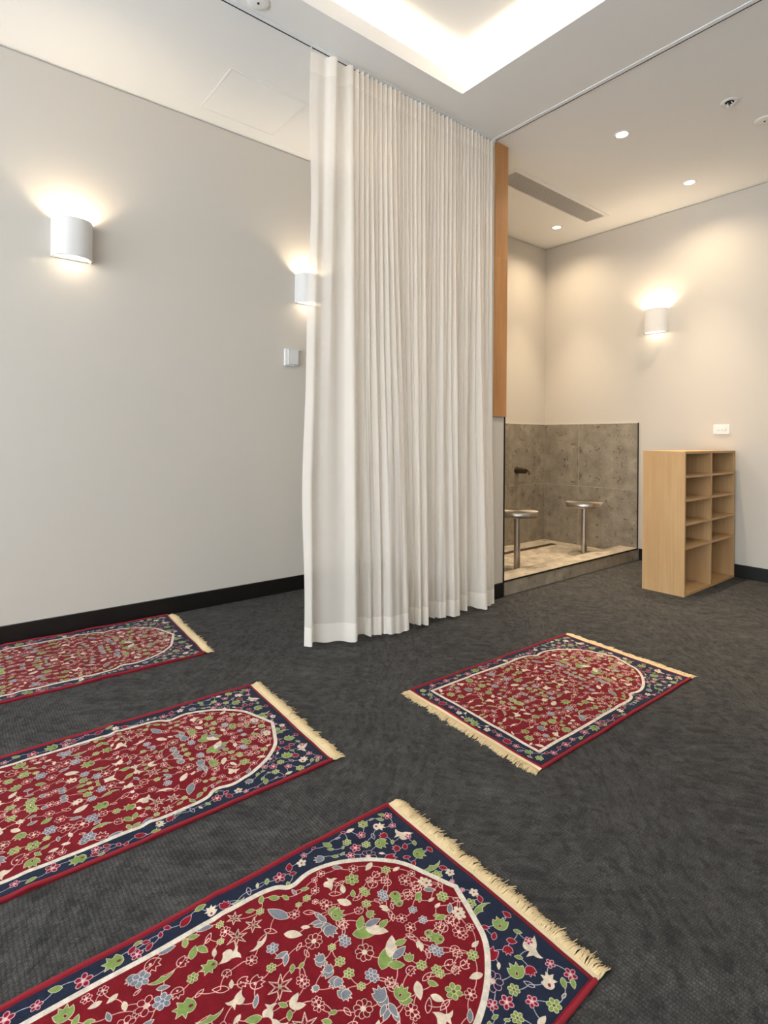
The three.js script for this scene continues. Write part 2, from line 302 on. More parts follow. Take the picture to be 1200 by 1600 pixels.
// curtain tracks, slim white rails with a dark slot
{
  const track = (label, at, len, turn, side = 1) => {
    const t = thing('curtain_track', label, 'curtain rail', at, turn), h = 0.0035;
    mesh('rail', merge([box(side > 0 ? 0.003 : -0.027, side > 0 ? 0.027 : -0.003, -h, 0, 0, len, 0.0008), box(side > 0 ? -0.0075 : 0.0042, side > 0 ? -0.0042 : 0.0075, -h, 0, 0, len)]), M.alu, t);
    mesh('slot', box(side > 0 ? -0.0042 : -0.003, side > 0 ? 0.003 : 0.0042, -0.0030, 0, 0, len), M.dark, t);
    return t;
  };
  track('white curtain rail above the sheer curtain, running along the room', [-2.258, YC, ZN1 + 0.012], ZF - ZN1 - 0.02, 0);
  track('bare white curtain rail crossing the ceiling in front of the downlights', [XN + 0.012, YC, -2.6835], XR - XN - 0.02, Math.PI / 2, -1);
  const e = thing('rail_end_cap', 'small white end piece where the two curtain rails meet', 'end cap', [XN + 0.006, YC - 0.022, -2.672]);
  mesh('cap', box(-0.012, 0.008, 0.008, 0.021, -0.01, 0.012, 0.002), M.alu, e);
  mesh('toggle', lathe([[0.0001, -0.018], [0.004, -0.015], [0.0045, 0], [0.002, 0.009]], 12), M.white, e);
}

// ------------------------------------------------------------------ wall sconces
function sconce(label, position, turn) {
  const t = thing('wall_sconce', label, 'wall lamp', position, turn, undefined);
  const w = 0.091, d = 0.100, h = 0.190, th = 0.005;           // local: back on z = 0, facing +z
  const half = (a, b, n = 40) => { const o = []; for (let i = 0; i <= n; i++) { const f = Math.PI * i / n; const c = Math.cos(f), s = Math.sin(f); o.push(new THREE.Vector2(a * Math.sign(c) * Math.pow(Math.abs(c), 0.86), b * Math.pow(s, 0.86))); } return o; };
  const outer = half(w, d), inner = half(w - th, d - th).reverse();
  const ring = new THREE.Shape([...outer, ...inner]);
  const g = new THREE.ExtrudeGeometry(ring, { depth: h - 0.003, bevelEnabled: true, bevelSize: 0.0012, bevelThickness: 0.0015, bevelSegments: 2, curveSegments: 1 });
  g.rotateX(-Math.PI / 2); g.scale(1, 1, -1);
  const ix = g.index, p = g.attributes.position;                                   // mirrored: turn the faces round again
  if (!ix) for (let i = 0; i < p.count; i += 3) for (const a of Object.values(g.attributes)) for (let k = 0; k < a.itemSize; k++) { const q = a.array[(i + 1) * a.itemSize + k]; a.array[(i + 1) * a.itemSize + k] = a.array[(i + 2) * a.itemSize + k]; a.array[(i + 2) * a.itemSize + k] = q; }
  g.translate(0, 0.0015, 0.001); g.computeVertexNormals();
  mesh('shade', g, M.plaster, t);
  mesh('back_plate', box(-w + 0.008, w - 0.008, 0.03, h - 0.07, 0.0006, 0.004, 0.001), M.plaster, t);
  mesh('bottom_lip', box(-w + 0.012, w - 0.012, 0.0005, 0.005, 0.0006, 0.014, 0.001), M.plaster, t);
  const plate = (y) => { const s = new THREE.Shape(half(w - th - 0.0012, d - th - 0.0012)); const e = new THREE.ExtrudeGeometry(s, { depth: 0.003, bevelEnabled: false }); e.rotateX(Math.PI / 2); e.translate(0, y, 0.0045); return e; };
  mesh('diffuser', plate(h - 0.078), M.glow, t);
  mesh('diffuser', plate(0.034), M.glow, t);
  const bulb = (y) => { const b = mesh('bulb', new THREE.SphereGeometry(0.012, 16, 10).scale(1, 0.5, 1).translate(0, y, 0.052), M.glow, t); return b; };
  bulb(h - 0.068); bulb(0.0235);
  for (const [y, I] of [[h - 0.068, SCONCE_UP], [0.0235, SCONCE_DOWN]]) { const l = new THREE.PointLight(WARM, I); l.position.set(0, y, 0.052); l.castShadow = true; l.shadow.radius = 1.1; t.add(l); }
  return t;
}
sconce('white half-round wall lamp left of the curtain, alone on the wall', [XL, 1.901, -0.521], Math.PI / 2);
sconce('white half-round wall lamp half hidden behind the curtain edge', [XL, 1.893, -1.908], Math.PI / 2);
sconce('white half-round wall lamp above the wooden shelf unit', [-2.107, 1.893, ZB], 0);

// ------------------------------------------------------------------ ceiling fittings
function downlight(label, x, z) {
  const t = thing('downlight', label, 'ceiling light', [x, YC, z]);
  mesh('trim_ring', lathe([[0.034, 0.004], [0.0345, -0.002], [0.045, -0.004], [0.0475, -0.0025], [0.048, 0]], 48), M.white, t);
  const lens = mesh('lens', lathe([[0.0345, -0.001], [0.030, -0.002], [0.0001, -0.0025]], 40), M.downGlow, t);
  lens.castShadow = false;
  for (const [I, cone] of [[DOWNLIGHT, 0.5], [SPILL, 1.3]]) {
    const s = new THREE.SpotLight(WARM, I, 0, cone, 1.0); s.position.set(0, -0.012, 0); s.target.position.set(0, -1, 0); s.castShadow = true; s.shadow.radius = 1.5;
    t.add(s); t.add(s.target);
  }
  return t;
}
downlight('lit round downlight nearest the curtain rail', -1.697, -3.222);
downlight('lit round downlight near the end wall, to the right of the air vent', -1.700, -4.192);
downlight('lit round downlight above the washing alcove, left of the vent end', -2.795, -4.193);
downlight('lit round downlight out of view beyond the right edge of the picture', -0.605, -3.222);
downlight('lit round downlight over the nearer stool, out of view behind the partition', -2.795, -3.222);
{
  const v = thing('air_vent', 'long slatted air conditioning grille in the ceiling over the alcove', 'vent', [-2.477, YC, -3.685]);
  const a = 0.113, L = 0.615, i = 0.085, K = 0.587, d = -0.007;
  mesh('frame', merge([box(i, a, d, 0, -L, L, 0.0015), box(-a, -i, d, 0, -L, L, 0.0015), box(-i, i, d, 0, K, L, 0.0015), box(-i, i, d, 0, -L, -K, 0.0015)]), M.ceiling, v);
  mesh('backing', box(-i, i, -0.0006, 0, -K, K), new THREE.MeshStandardMaterial({ color: new THREE.Color(0.20, 0.17, 0.14), roughness: 0.9 }), v);
  for (let k = 0; k < 15; k++) { const x = -i + 0.006 + k * (2 * i - 0.012) / 14; const g = box(-0.0040, 0.0040, -0.0005, 0.0005, -K, K); g.rotateZ(-0.3); g.translate(x, -0.0038, 0); mesh('slat', g, M.white, v); }
  const p = thing('access_panel', 'flush square access hatch in the ceiling left of the curtain', 'hatch', [-2.860, YC, -1.363]);
  const q = 0.204, r = 0.218;
  mesh('panel', box(-q + 0.0028, q - 0.0028, -0.0022, 0, -r + 0.0028, r - 0.0028, 0.0006), M.ceiling, p);
  mesh('frame', merge([box(q, q + 0.012, -0.0022, 0, -r - 0.012, r + 0.012, 0.0006), box(-q - 0.012, -q, -0.0022, 0, -r - 0.012, r + 0.012, 0.0006), box(-q, q, -0.0022, 0, r, r + 0.012, 0.0006), box(-q, q, -0.0022, 0, -r - 0.012, -r, 0.0006)]), M.ceiling, p);
  mesh('lock', lathe([[0.0001, -0.0034], [0.006, -0.0032], [0.0068, -0.0022]], 20).translate(0.184, 0, 0.004), M.alu, p);
  const s = thing('fire_sprinkler', 'small white sprinkler head hanging from a round plate in the ceiling', 'sprinkler', [-1.158, YC, -3.363]);
  mesh('escutcheon', lathe([[0.020, 0.003], [0.022, -0.003], [0.032, -0.008], [0.042, -0.006], [0.044, 0]], 40), M.white, s);
  mesh('cup', lathe([[0.0215, -0.0028], [0.019, -0.0004], [0.0001, -0.0004]], 32), M.dark, s);
  mesh('frame_arm', tube([[-0.008, -0.002, 0], [-0.014, -0.014, 0], [-0.009, -0.027, 0], [0, -0.032, 0]], 0.0026, 16, 8), M.alu, s);
  mesh('frame_arm', tube([[0.008, -0.002, 0], [0.014, -0.014, 0], [0.009, -0.027, 0], [0, -0.032, 0]], 0.0026, 16, 8), M.alu, s);
  mesh('glass_bulb', lathe([[0.0001, -0.004], [0.003, -0.006], [0.003, -0.024], [0.0001, -0.027]], 12), M.tap, s);
  mesh('deflector', lathe([[0.0001, -0.0325], [0.013, -0.0335], [0.0135, -0.0350], [0.0001, -0.0350]], 24), M.alu, s);
  const cover = (label, x, z) => {
    const c = thing('ceiling_cover', label, 'sensor', [x, YC, z]);
    mesh('plate', lathe([[0.0001, -0.0085], [0.030, -0.008], [0.044, -0.0055], [0.049, -0.002], [0.0495, 0]], 44), M.ceiling, c);
    mesh('sensor', lathe([[0.0001, -0.0125], [0.0042, -0.0118], [0.0055, -0.0082]], 16), M.blackTrim, c);
  };
  cover('round white ceiling plate with a dark dot, beside the sprinkler at the right edge', -1.094, -3.705);
  cover('round white ceiling plate at the top edge, left of the long rail', -2.17, -1.05);
}
// ------------------------------------------------------------------ wall devices
{
  const t = thing('wall_sensor', 'small white box on the left wall below the half hidden lamp', 'thermostat', [XL, 1.474, -1.785], Math.PI / 2);
  mesh('housing', box(-0.047, 0.047, 0, 0.110, 0, 0.022, 0.003), M.white, t);
  mesh('cover', box(-0.030, 0.046, 0.006, 0.109, 0.0215, 0.031, 0.004), new THREE.MeshStandardMaterial({ color: new THREE.Color(0.66, 0.67, 0.66), roughness: 0.5 }), t).userData.label = 'pale grey front cover';
  mesh('vent_slot', box(0.012, 0.034, 0.0075, 0.0095, 0.0305, 0.0315), M.dark, t);
  const s = thing('switch_plate', 'white three rocker switch plate on the wall over the shelf unit', 'light switch', [-1.622, 1.056, ZB]);
  mesh('plate', box(-0.0555, 0.0555, 0, 0.074, 0, 0.008, 0.003), M.white, s);
  for (let k = 0; k < 3; k++) { const x = -0.020 + k * 0.024; const r = mesh('rocker', box(x - 0.006, x + 0.006, 0.027, 0.047, 0.0075, 0.0115, 0.0015), M.plaster, s); mesh('rocker_dot', box(x - 0.002, x + 0.002, 0.0295, 0.032, 0.0113, 0.0118), M.dark, r); }
}
// ------------------------------------------------------------------ pigeonhole shelf unit
{
  const x0 = -1.792, x1 = -1.519, z0 = -4.572, z1 = -3.716, h = 0.936, th = 0.016;
  const u = thing('shelf_unit', 'light oak pigeonhole shelf unit standing against the end wall', 'shelf', [(x0 + x1) / 2, 0, (z0 + z1) / 2]);
  const a = (x1 - x0) / 2, b = (z1 - z0) / 2;
  let n = 0;
  const ply = (name, X0, X1, Y0, Y1, Z0, Z1, grain) => {
    const g = box(X0, X1, Y0, Y1, Z0, Z1, 0.0008), uvs = g.attributes.uv; n++;
    for (let k = 0; k < uvs.count; k++) { const p = uvs.getX(k), q = uvs.getY(k); if (grain) uvs.setXY(k, q * 1.6 + n * 0.31, p * 0.9 + n * 0.17); else uvs.setXY(k, p * 1.6 + n * 0.31, q * 0.9 + n * 0.17); }
    return mesh(name, g, M.oak, u);
  };
  ply('side_panel', -a, a - 0.0005, 0, h - th, b - th, b - 0.0005); ply('side_panel', -a, a - 0.0005, 0, h - th, -b + 0.0005, -b + th);
  ply('top_panel', -a - 0.0005, a, h - th, h, -b, b, true);
  ply('bottom_panel', -a, a - 0.001, 0.0, th, -b + th, b - th, true);
  ply('back_panel', -a, -a + 0.006, th, h - th, -b + th, b - th);
  ply('divider', -a + 0.006, a - 0.001, th, h - th, -th / 2, th / 2);
  for (let k = 0; k < 4; k++) {
    const top = h - th - 0.140 - k * 0.1545;
    ply('shelf', -a + 0.006, a - 0.0015, top - th, top, th / 2, b - th, true); ply('shelf', -a + 0.006, a - 0.0015, top - th, top, -b + th, -th / 2, true);
  }
}
// ------------------------------------------------------------------ alcove stools and tap
function stool(label, x, z, turn) {
  const t = thing('stool', label, 'stool', [x, YF, z], turn);
  const s = lathe([[0.0001, 0.4385], [0.149, 0.4385], [0.151, 0.4345], [0.151, 0.402], [0.149, 0.399], [0.030, 0.399]].map(([r, y]) => [r, y]).reverse(), 96);
  mesh('seat', toCreasedNormals(s, 0.6), M.steel, t);
  mesh('post', lathe([[0.0235, 0], [0.0235, 0.399]], 36), M.steelPost, t);
  return t;
}
stool('round brushed steel stool on a post, partly behind the partition edge', -2.535, -3.328, 0.35);
stool('round brushed steel stool on a post, nearer the end wall', -2.552, -4.262, 1.1);
{
  const t = thing('water_tap', 'dark metal spout on the tiled wall above the drain', 'tap', [XL + TT, 0.722, -4.150]);
  mesh('flange', lathe([[0.0001, 0.008], [0.034, 0.008], [0.0355, 0.006], [0.0355, 0]].reverse(), 40).rotateZ(-Math.PI / 2), M.tap, t);
  mesh('body', lathe([[0.027, 0], [0.027, 0.088], [0.024, 0.094], [0.0001, 0.095]], 36).rotateZ(-Math.PI / 2).translate(0.007, 0, 0), M.tap, t);
  mesh('spout', tube([[0.085, 0.008, 0], [0.112, 0.008, 0], [0.132, 0.003, 0], [0.143, -0.012, 0], [0.146, -0.034, 0]], 0.0105, 30, 14), M.tap, t);
  mesh('aerator', lathe([[0.0085, -0.004], [0.0085, 0.006]], 20).translate(0.146, -0.036, 0), M.steelPost, t);
}
const FIELD_MOTIFS = 'L 274 205 262 220; l 285 207 300 219; A 281 181 255 178; B 241 196 241 185; B 304 167 304 157; L 310 128 311 110; k 298 144 290 131; F 306 200 306 188; k 278 123 290 146;' +
  'h 279 114 298 94; O 268 113 252 130; Q 262 99 262 86; A 242 167 271 184; O 256 154 270 141; F 227 129 227 117; l 276 206 292 219; l 276 200 262 192; L 267 205 252 219; B ' +
  '231 193 231 181; l 232 216 251 207; O 210 161 197 174; G 183 146 183 134; L 196 135 196 114; T 251 252 266 239; G 231 237 231 226; G 197 221 197 211; O 191 194 174 192; l ' +
  '207 256 209 232; k 200 250 182 239; L 214 264 183 282; O 226 311 242 299; U 214 338 241 331; T 202 314 205 288; G 157 224 157 207; L 145 158 156 185; F 134 204 134 192; L ' +
  '179 262 155 249; l 151 241 148 266; l 159 287 177 266; F 170 307 170 297; h 100 241 117 223; k 272 302 302 259; L 280 275 315 242; k 296 251 290 225; h 275 273 280 236; k ' +
  '272 286 251 262; h 207 332 197 356; h 203 330 177 335; W 136 285 129 252; B 268 322 268 312; G 103 424 103 415; h 155 385 108 409; F 155 371 155 359; l 163 354 180 334; S ' +
  '124 449 124 432; C 175 482 156 435; l 149 437 170 419; B 197 442 197 429; F 196 485 196 473; G 233 462 233 452; h 223 422 220 448; h 225 425 246 441; k 252 426 267 438; S ' +
  '276 466 276 444; L 182 410 210 382; L 191 376 204 360; M 236 371 236 353; U 224 338 256 326; F 180 306 180 293; T 211 314 218 284; h 215 329 186 332; h 217 335 206 355; O ' +
  '236 311 250 296; B 277 323 277 310; M 320 307 320 288; U 274 390 294 373; G 305 354 305 343; U 311 373 305 399; U 312 377 290 382; U 319 411 321 427; U 285 379 261 383; F ' +
  '299 428 299 418; F 290 429 290 418; k 262 408 268 423; l 259 396 240 394; L 320 470 306 445; k 316 472 300 482; W 307 514 296 487; k 304 515 290 541; S 86 474 86 459; S ' +
  '133 488 133 469; O 73 645 96 625; h 67 622 71 589; h 62 548 75 515; l 105 540 88 524; k 71 566 79 544; k 88 575 66 569; k 120 575 96 558; k 101 556 125 544; O 113 600 115 ' +
  '577; A 156 538 156 571; G 158 585 158 574; O 158 613 180 620; c 117 654 120 605; h 138 644 148 623; U 83 667 99 685; U 168 644 167 665; A 209 596 198 635; l 197 594 192 ' +
  '576; c 241 608 247 561; W 254 524 246 555; L 223 537 206 529; l 221 540 203 565; W 145 523 173 496; O 182 529 198 536; O 217 522 232 508; F 161 681 161 671; l 124 679 120 ' +
  '665; O 219 158 207 173; F 236 130 236 116; O 205 201 187 187; G 206 221 206 210; O 263 156 280 144; Q 271 97 271 83; O 279 121 260 128; G 319 95 319 82; L 218 679 233 ' +
  '640; h 195 690 191 662; F 170 703 170 686; F 158 666 158 646; B 100 661 100 643; B 167 642 167 625; F 213 709 213 695; Y 271 653 252 678; T 280 648 284 624; B 283 601 283 ' +
  '586; L 330 590 307 559; F 283 578 283 561; G 148 774 148 757; T 215 788 194 807; k 222 751 235 725; B 184 735 184 718; F 254 731 254 718; U 287 703 299 681; U 309 702 303 ' +
  '681; B 253 630 253 617; F 190 769 190 755; Y 267 804 259 783; G 297 766 297 752; F 295 726 295 713; U 286 746 298 730; F 289 708 289 698; G 309 770 309 755 ';
const BORDER_MOTIFS = 'R 39 29 39 16; R 76 41 76 31; k 33 33 19 47; k 46 46 30 60; h 25 79 25 66; G 27 101 27 87; Y 47 83 72 59; t 100 76 83 90; R 56 126 56 114; T 98 113 123 92; G 90 135 90 ' +
  '123; W 138 42 95 49; R 132 35 132 26; k 167 41 151 32; T 186 64 202 35; r 162 69 145 56; t 151 76 140 93; r 179 90 188 74; r 189 21 210 23; t 157 129 172 101; M 125 154 ' +
  '125 133; r 215 86 201 76; c 234 85 241 27; G 268 61 268 48; r 254 42 272 31; Q 283 34 283 23; R 304 49 304 43; R 47 351 47 336; r 46 326 24 314; r 54 330 59 313; k 32 375 ' +
  '48 384; L 44 404 29 397; k 69 342 85 347; Q 42 291 42 279; R 25 275 25 267; k 43 206 18 218; k 54 207 43 220; k 82 211 69 224; k 82 205 79 191; k 68 190 59 182; G 55 169 ' +
  '55 157; l 26 186 30 173; r 16 163 25 152; L 25 152 26 127; U 64 241 50 265; R 97 186 97 175; r 21 251 19 239; R 42 654 42 642; r 46 638 34 623; k 19 656 17 638; r 34 608 ' +
  '19 604; r 13 596 25 585; r 35 569 21 542; k 17 534 15 509; Y 51 509 23 502; t 53 482 32 474; c 49 466 48 436; R 38 745 38 729; k 29 777 19 799; A 36 676 28 714; r 32 667 ' +
  '20 651; r 23 641 28 626 ';
// ------------------------------------------------------------------ prayer rugs
const RW = 640, RL = 1035;                                       // woven area in millimetres
const ARCH = [[0, 54], [75, 80], [130, 103], [171, 140], [203, 183], [229, 235], [240, 275], [241, 305], [234, 333], [236, 349], [250, 366], [258, 394], [260, 430]];   // half outline of the niche: offset from the centre line, distance from the top
function rugTexture() {
  const K = 2040 / RL, cw = Math.round(RW * K), ch = 2040;
  const canvas = document.createElement('canvas'); canvas.width = cw; canvas.height = ch;
  const c = canvas.getContext('2d');
  const RED = '#7d0f1d', NAVY = '#20283e', CREAM = '#e3d3bd', PINK = '#ecc9bb', GREEN = '#86a057', EDGE = '#8f1526', BLUE = '#b3b6b8', DEEP = '#36425f';
  c.setTransform(K, 0, 0, K, 0, 0);
  c.lineCap = 'round'; c.lineJoin = 'round';
  c.fillStyle = EDGE; c.fillRect(0, 0, RW, RL);
  c.fillStyle = NAVY; c.fillRect(11, 8, RW - 22, RL - 16);
  // niche
  const right = new THREE.CatmullRomCurve3(ARCH.map((p) => new THREE.Vector3(320 + p[0], p[1], 0)), false, 'centripetal').getPoints(80).map((p) => [p.x, p.y]);
  const niche = () => { c.beginPath(); c.moveTo(320, ARCH[0][1]); right.forEach((p) => c.lineTo(p[0], p[1])); c.lineTo(580, RL - 66); c.lineTo(60, RL - 66); [...right].reverse().forEach((p) => c.lineTo(640 - p[0], p[1])); c.closePath(); };
  const inside = (x, y) => { const a = Math.abs(x - 320); if (y > RL - 66) return RL - 66 - y; if (y < 420) { for (let i = 1; i < ARCH.length; i++) if (y <= ARCH[i][1]) { const f = (y - ARCH[i - 1][1]) / (ARCH[i][1] - ARCH[i - 1][1]); return (f < 0 ? -1 : ARCH[i - 1][0] + f * (ARCH[i][0] - ARCH[i - 1][0]) - a); } } return Math.min(260 - a, RL - 66 - y); };
  niche(); c.fillStyle = RED; c.fill();
  // motifs, drawn from base (x0, y0) to tip (x1, y1) along +x of a turned frame of length n
  const hatch = (n, path) => { c.fillStyle = DEEP; path(); c.fill(); c.save(); path(); c.clip(); c.strokeStyle = BLUE; c.lineWidth = 0.95; c.setLineDash([]); for (let q = -n * 1.6; q < n * 1.6; q += 1.75) { c.beginPath(); c.moveTo(q, -n * 1.5); c.lineTo(q + n * 0.5, n * 1.5); c.stroke(); } c.restore(); };
  const outline = (path, col, w = 1.7) => { c.strokeStyle = col; c.lineWidth = w; c.setLineDash([2.4, 1.2]); path(); c.stroke(); c.setLineDash([]); };
  const leafPath = (n, f = 0.24) => () => { c.beginPath(); c.moveTo(0, 0); c.bezierCurveTo(n * 0.25, -n * f * 1.5, n * 0.65, -n * f * 1.3, n, 0); c.bezierCurveTo(n * 0.65, n * f * 1.1, n * 0.25, n * f * 1.4, 0, 0); c.closePath(); };
  const tulipPath = (n) => () => { c.beginPath(); c.moveTo(0, 0); c.bezierCurveTo(n * 0.05, -n * 0.5, n * 0.45, -n * 0.5, n * 0.78, -n * 0.46); c.lineTo(n * 0.72, -n * 0.2); c.lineTo(n, -n * 0.08); c.lineTo(n * 0.74, n * 0.06); c.lineTo(n * 0.92, n * 0.34); c.lineTo(n * 0.6, n * 0.30); c.lineTo(n * 0.62, n * 0.52); c.bezierCurveTo(n * 0.3, n * 0.5, n * 0.05, n * 0.4, 0, 0); c.closePath(); };
  const crownPath = (n) => () => { c.beginPath(); c.moveTo(0, -n * 0.05); c.bezierCurveTo(n * 0.1, -n * 0.34, n * 0.3, -n * 0.3, n * 0.36, -n * 0.26); c.lineTo(n * 0.45, -n * 0.5); c.lineTo(n * 0.58, -n * 0.26); c.lineTo(n * 0.86, -n * 0.36); c.lineTo(n * 0.78, -n * 0.1); c.lineTo(n, n * 0.06); c.lineTo(n * 0.74, n * 0.12); c.lineTo(n * 0.8, n * 0.38); c.lineTo(n * 0.52, n * 0.24); c.lineTo(n * 0.36, n * 0.44); c.bezierCurveTo(n * 0.2, n * 0.3, n * 0.04, n * 0.3, 0, -n * 0.05); c.closePath(); };
  const crescentPath = (n) => () => { c.beginPath(); c.moveTo(0, 0); c.bezierCurveTo(n * 0.2, n * 0.34, n * 0.75, n * 0.36, n, 0); c.bezierCurveTo(n * 0.82, n * 0.12, n * 0.74, n * 0.06, n * 0.62, n * 0.10); c.lineTo(n * 0.5, -n * 0.02); c.bezierCurveTo(n * 0.38, n * 0.12, n * 0.12, n * 0.08, 0, 0); c.closePath(); };
  const birdPath = (n) => () => { c.beginPath(); c.moveTo(0, 0); c.bezierCurveTo(n * 0.1, -n * 0.3, n * 0.3, -n * 0.34, n * 0.5, -n * 0.14); c.lineTo(n * 0.62, -n * 0.46); c.lineTo(n * 0.74, -n * 0.12); c.bezierCurveTo(n * 0.9, -n * 0.08, n, 0, n * 1.06, n * 0.18); c.bezierCurveTo(n * 0.86, n * 0.1, n * 0.7, n * 0.14, n * 0.58, n * 0.2); c.bezierCurveTo(n * 0.4, n * 0.5, n * 0.2, n * 0.5, n * 0.04, n * 0.62); c.bezierCurveTo(n * 0.16, n * 0.36, n * 0.14, n * 0.2, 0, 0); c.closePath(); };
  const starPath = (n, points = 6) => () => { c.beginPath(); for (let k = 0; k < points * 2; k++) { const r = k % 2 ? n * 0.42 : n * 1.1, a = k * Math.PI / points; c[k ? 'lineTo' : 'moveTo'](r * Math.cos(a), r * Math.sin(a)); } c.closePath(); };
  const petals = (n, count, fill, line, heart, dense) => {
    for (let k = 0; k < count; k++) {
      const a = k * 2 * Math.PI / count, p = () => { c.beginPath(); c.ellipse(0.6 * n * Math.cos(a), 0.6 * n * Math.sin(a), n * 0.36, n * 0.30, a, 0, 7); };
      if (fill === 'hatch') { c.save(); hatch(n, p); c.restore(); } else if (fill) { c.fillStyle = fill; p(); c.fill(); }
      outline(p, line, dense ? 1.7 : 1.35);
    }
    c.fillStyle = heart; c.beginPath(); c.arc(0, 0, n * 0.26, 0, 7); c.fill(); outline(() => { c.beginPath(); c.arc(0, 0, n * 0.22, 0, 7); }, line, 1.0);
  };
  const draw = (k, x0, y0, x1, y1, ground) => {
    const n = Math.hypot(x1 - x0, y1 - y0), line = ground === RED ? PINK : '#cfc4cc';
    c.save(); c.translate(x0, y0); c.rotate(Math.atan2(y1 - y0, x1 - x0));
    if (k === 'L') { c.fillStyle = CREAM; leafPath(n)(); c.fill(); }
    else if (k === 'l') outline(leafPath(n, 0.2), line);
    else if (k === 'k') { c.fillStyle = GREEN; leafPath(n, 0.26)(); c.fill(); outline(leafPath(n, 0.26), CREAM, 1.1); }
    else if (k === 'h') { hatch(n, leafPath(n, 0.21)); outline(leafPath(n, 0.21), CREAM, 1.5); }
    else if (k === 'r') { c.fillStyle = EDGE; leafPath(n, 0.3)(); c.fill(); outline(leafPath(n, 0.3), '#d7a9b2', 1.4); }
    else if (k === 'T') { c.fillStyle = GREEN; tulipPath(n)(); c.fill(); outline(tulipPath(n), CREAM, 1.2); c.fillStyle = '#7d2030'; c.beginPath(); c.ellipse(n * 0.3, 0, n * 0.12, n * 0.08, 0, 0, 7); c.fill(); c.strokeStyle = CREAM; c.lineWidth = 0.8; c.stroke(); }
    else if (k === 'U') { c.scale(0.92, 0.78); hatch(n, tulipPath(n)); outline(tulipPath(n), CREAM, 1.7); }
    else if (k === 'O') { outline(tulipPath(n), line); c.fillStyle = CREAM; c.beginPath(); c.arc(n * 0.3, 0, n * 0.09, 0, 7); c.fill(); }
    else if (k === 't') { c.fillStyle = EDGE; tulipPath(n)(); c.fill(); outline(tulipPath(n), '#dba9b4', 1.4); }
    else if (k === 'Y') { c.fillStyle = CREAM; crownPath(n)(); c.fill(); c.fillStyle = '#8c2636'; c.beginPath(); c.ellipse(n * 0.25, 0, n * 0.1, n * 0.08, 0, 0, 7); c.fill(); }
    else if (k === 'A') { c.fillStyle = GREEN; crownPath(n)(); c.fill(); outline(crownPath(n), CREAM, 1.2); c.fillStyle = '#7a2434'; c.beginPath(); c.ellipse(n * 0.22, 0, n * 0.1, n * 0.07, 0, 0, 7); c.fill(); }
    else if (k === 'c') { c.fillStyle = GREEN; crescentPath(n)(); c.fill(); outline(crescentPath(n), CREAM, 1.2); }
    else if (k === 'C') { c.fillStyle = CREAM; crescentPath(n)(); c.fill(); }
    else if (k === 'W') { c.fillStyle = CREAM; birdPath(n)(); c.fill(); }
    else if (k === 'S') { c.fillStyle = ground; starPath(n)(); c.fill(); outline(starPath(n), CREAM, 1.5); for (let q = 0; q < 6; q++) { c.save(); c.rotate(q * Math.PI / 3); outline(leafPath(n * 0.8, 0.16), CREAM, 0.9); c.restore(); } c.fillStyle = '#a9a184'; c.beginPath(); c.arc(0, 0, n * 0.2, 0, 7); c.fill(); }
    else if (k === 'F') petals(n, 6, ground, line, line);
    else if (k === 'M') petals(n, 8, ground, ground === RED ? CREAM : '#dba9b4', CREAM);
    else if (k === 'G') petals(n, 6, GREEN, '#ddd3a8', '#5d5b3c');
    else if (k === 'B') petals(n, 6, 'hatch', '#d9d3d0', '#6f7b93');
    else if (k === 'R') petals(n, 5, EDGE, '#dba9b4', '#e8cfc0', true);
    else if (k === 'Q') petals(n, 5, CREAM, CREAM, '#a33a45');
    c.restore();
  };
  const parse = (s) => s.split(';').map((e) => e.trim().split(/\s+/)).map(([k, ...v]) => [k, ...v.map(Number)]);
  const rand = rng(77), fieldList = parse(FIELD_MOTIFS), borderList = parse(BORDER_MOTIFS);
  const flower = 'FMGBRQS', centre = (m) => (flower.includes(m[0]) ? [m[1], m[2]] : [(m[1] + m[3]) / 2, (m[2] + m[4]) / 2]), size = (m) => Math.hypot(m[3] - m[1], m[4] - m[2]) * (flower.includes(m[0]) ? 1 : 0.55);
  const fill = (list, kinds, ok, y0, y1, least, tries) => {
    for (let k = 0; k < tries; k++) {
      const x = 12 + rand() * 306, y = y0 + rand() * (y1 - y0), kind = kinds[Math.floor(rand() * kinds.length)], isF = flower.includes(kind);
      const r = least * (isF ? 0.8 + 0.45 * rand() : 1.0 + 0.5 * rand());
      if (!ok(x, y, r) || list.some((m) => { const p = centre(m); return Math.hypot(p[0] - x, p[1] - y) < (size(m) + r) * 0.95 + 2; })) continue;
      const a = rand() * 6.283; list.push(isF ? [kind, x, y, x, y - r] : [kind, x - Math.cos(a) * r, y - Math.sin(a) * r, x + Math.cos(a) * r, y + Math.sin(a) * r]);
    }
  };
  const inField = (x, y, r) => inside(x, y) > r * 0.8 + 6 && x < 322, inBorder = (x, y, r) => inside(x, y) < -r - 8 && x > 14 + r * 0.8 && y > 12 + r * 0.8 && y < RL - 12 - r * 0.8 && x < 322;
  fill(fieldList, ['F', 'G', 'B', 'T', 'L', 'A', 'U', 'C', 'W', 'M', 'c', 'F', 'O'], inField, 780, RL - 66, 15, 2600);
  fill(fieldList, ['F', 'G', 'l', 'k', 'L', 'h', 'O'], inField, 70, RL - 66, 9, 6000);
  fill(borderList, ['R', 'G', 'A', 'Q', 'R', 't', 'T'], inBorder, 10, RL - 8, 13, 3000);
  fill(borderList, ['k', 'r', 'l', 'h', 'L', 'r'], inBorder, 10, RL - 8, 8, 5000);
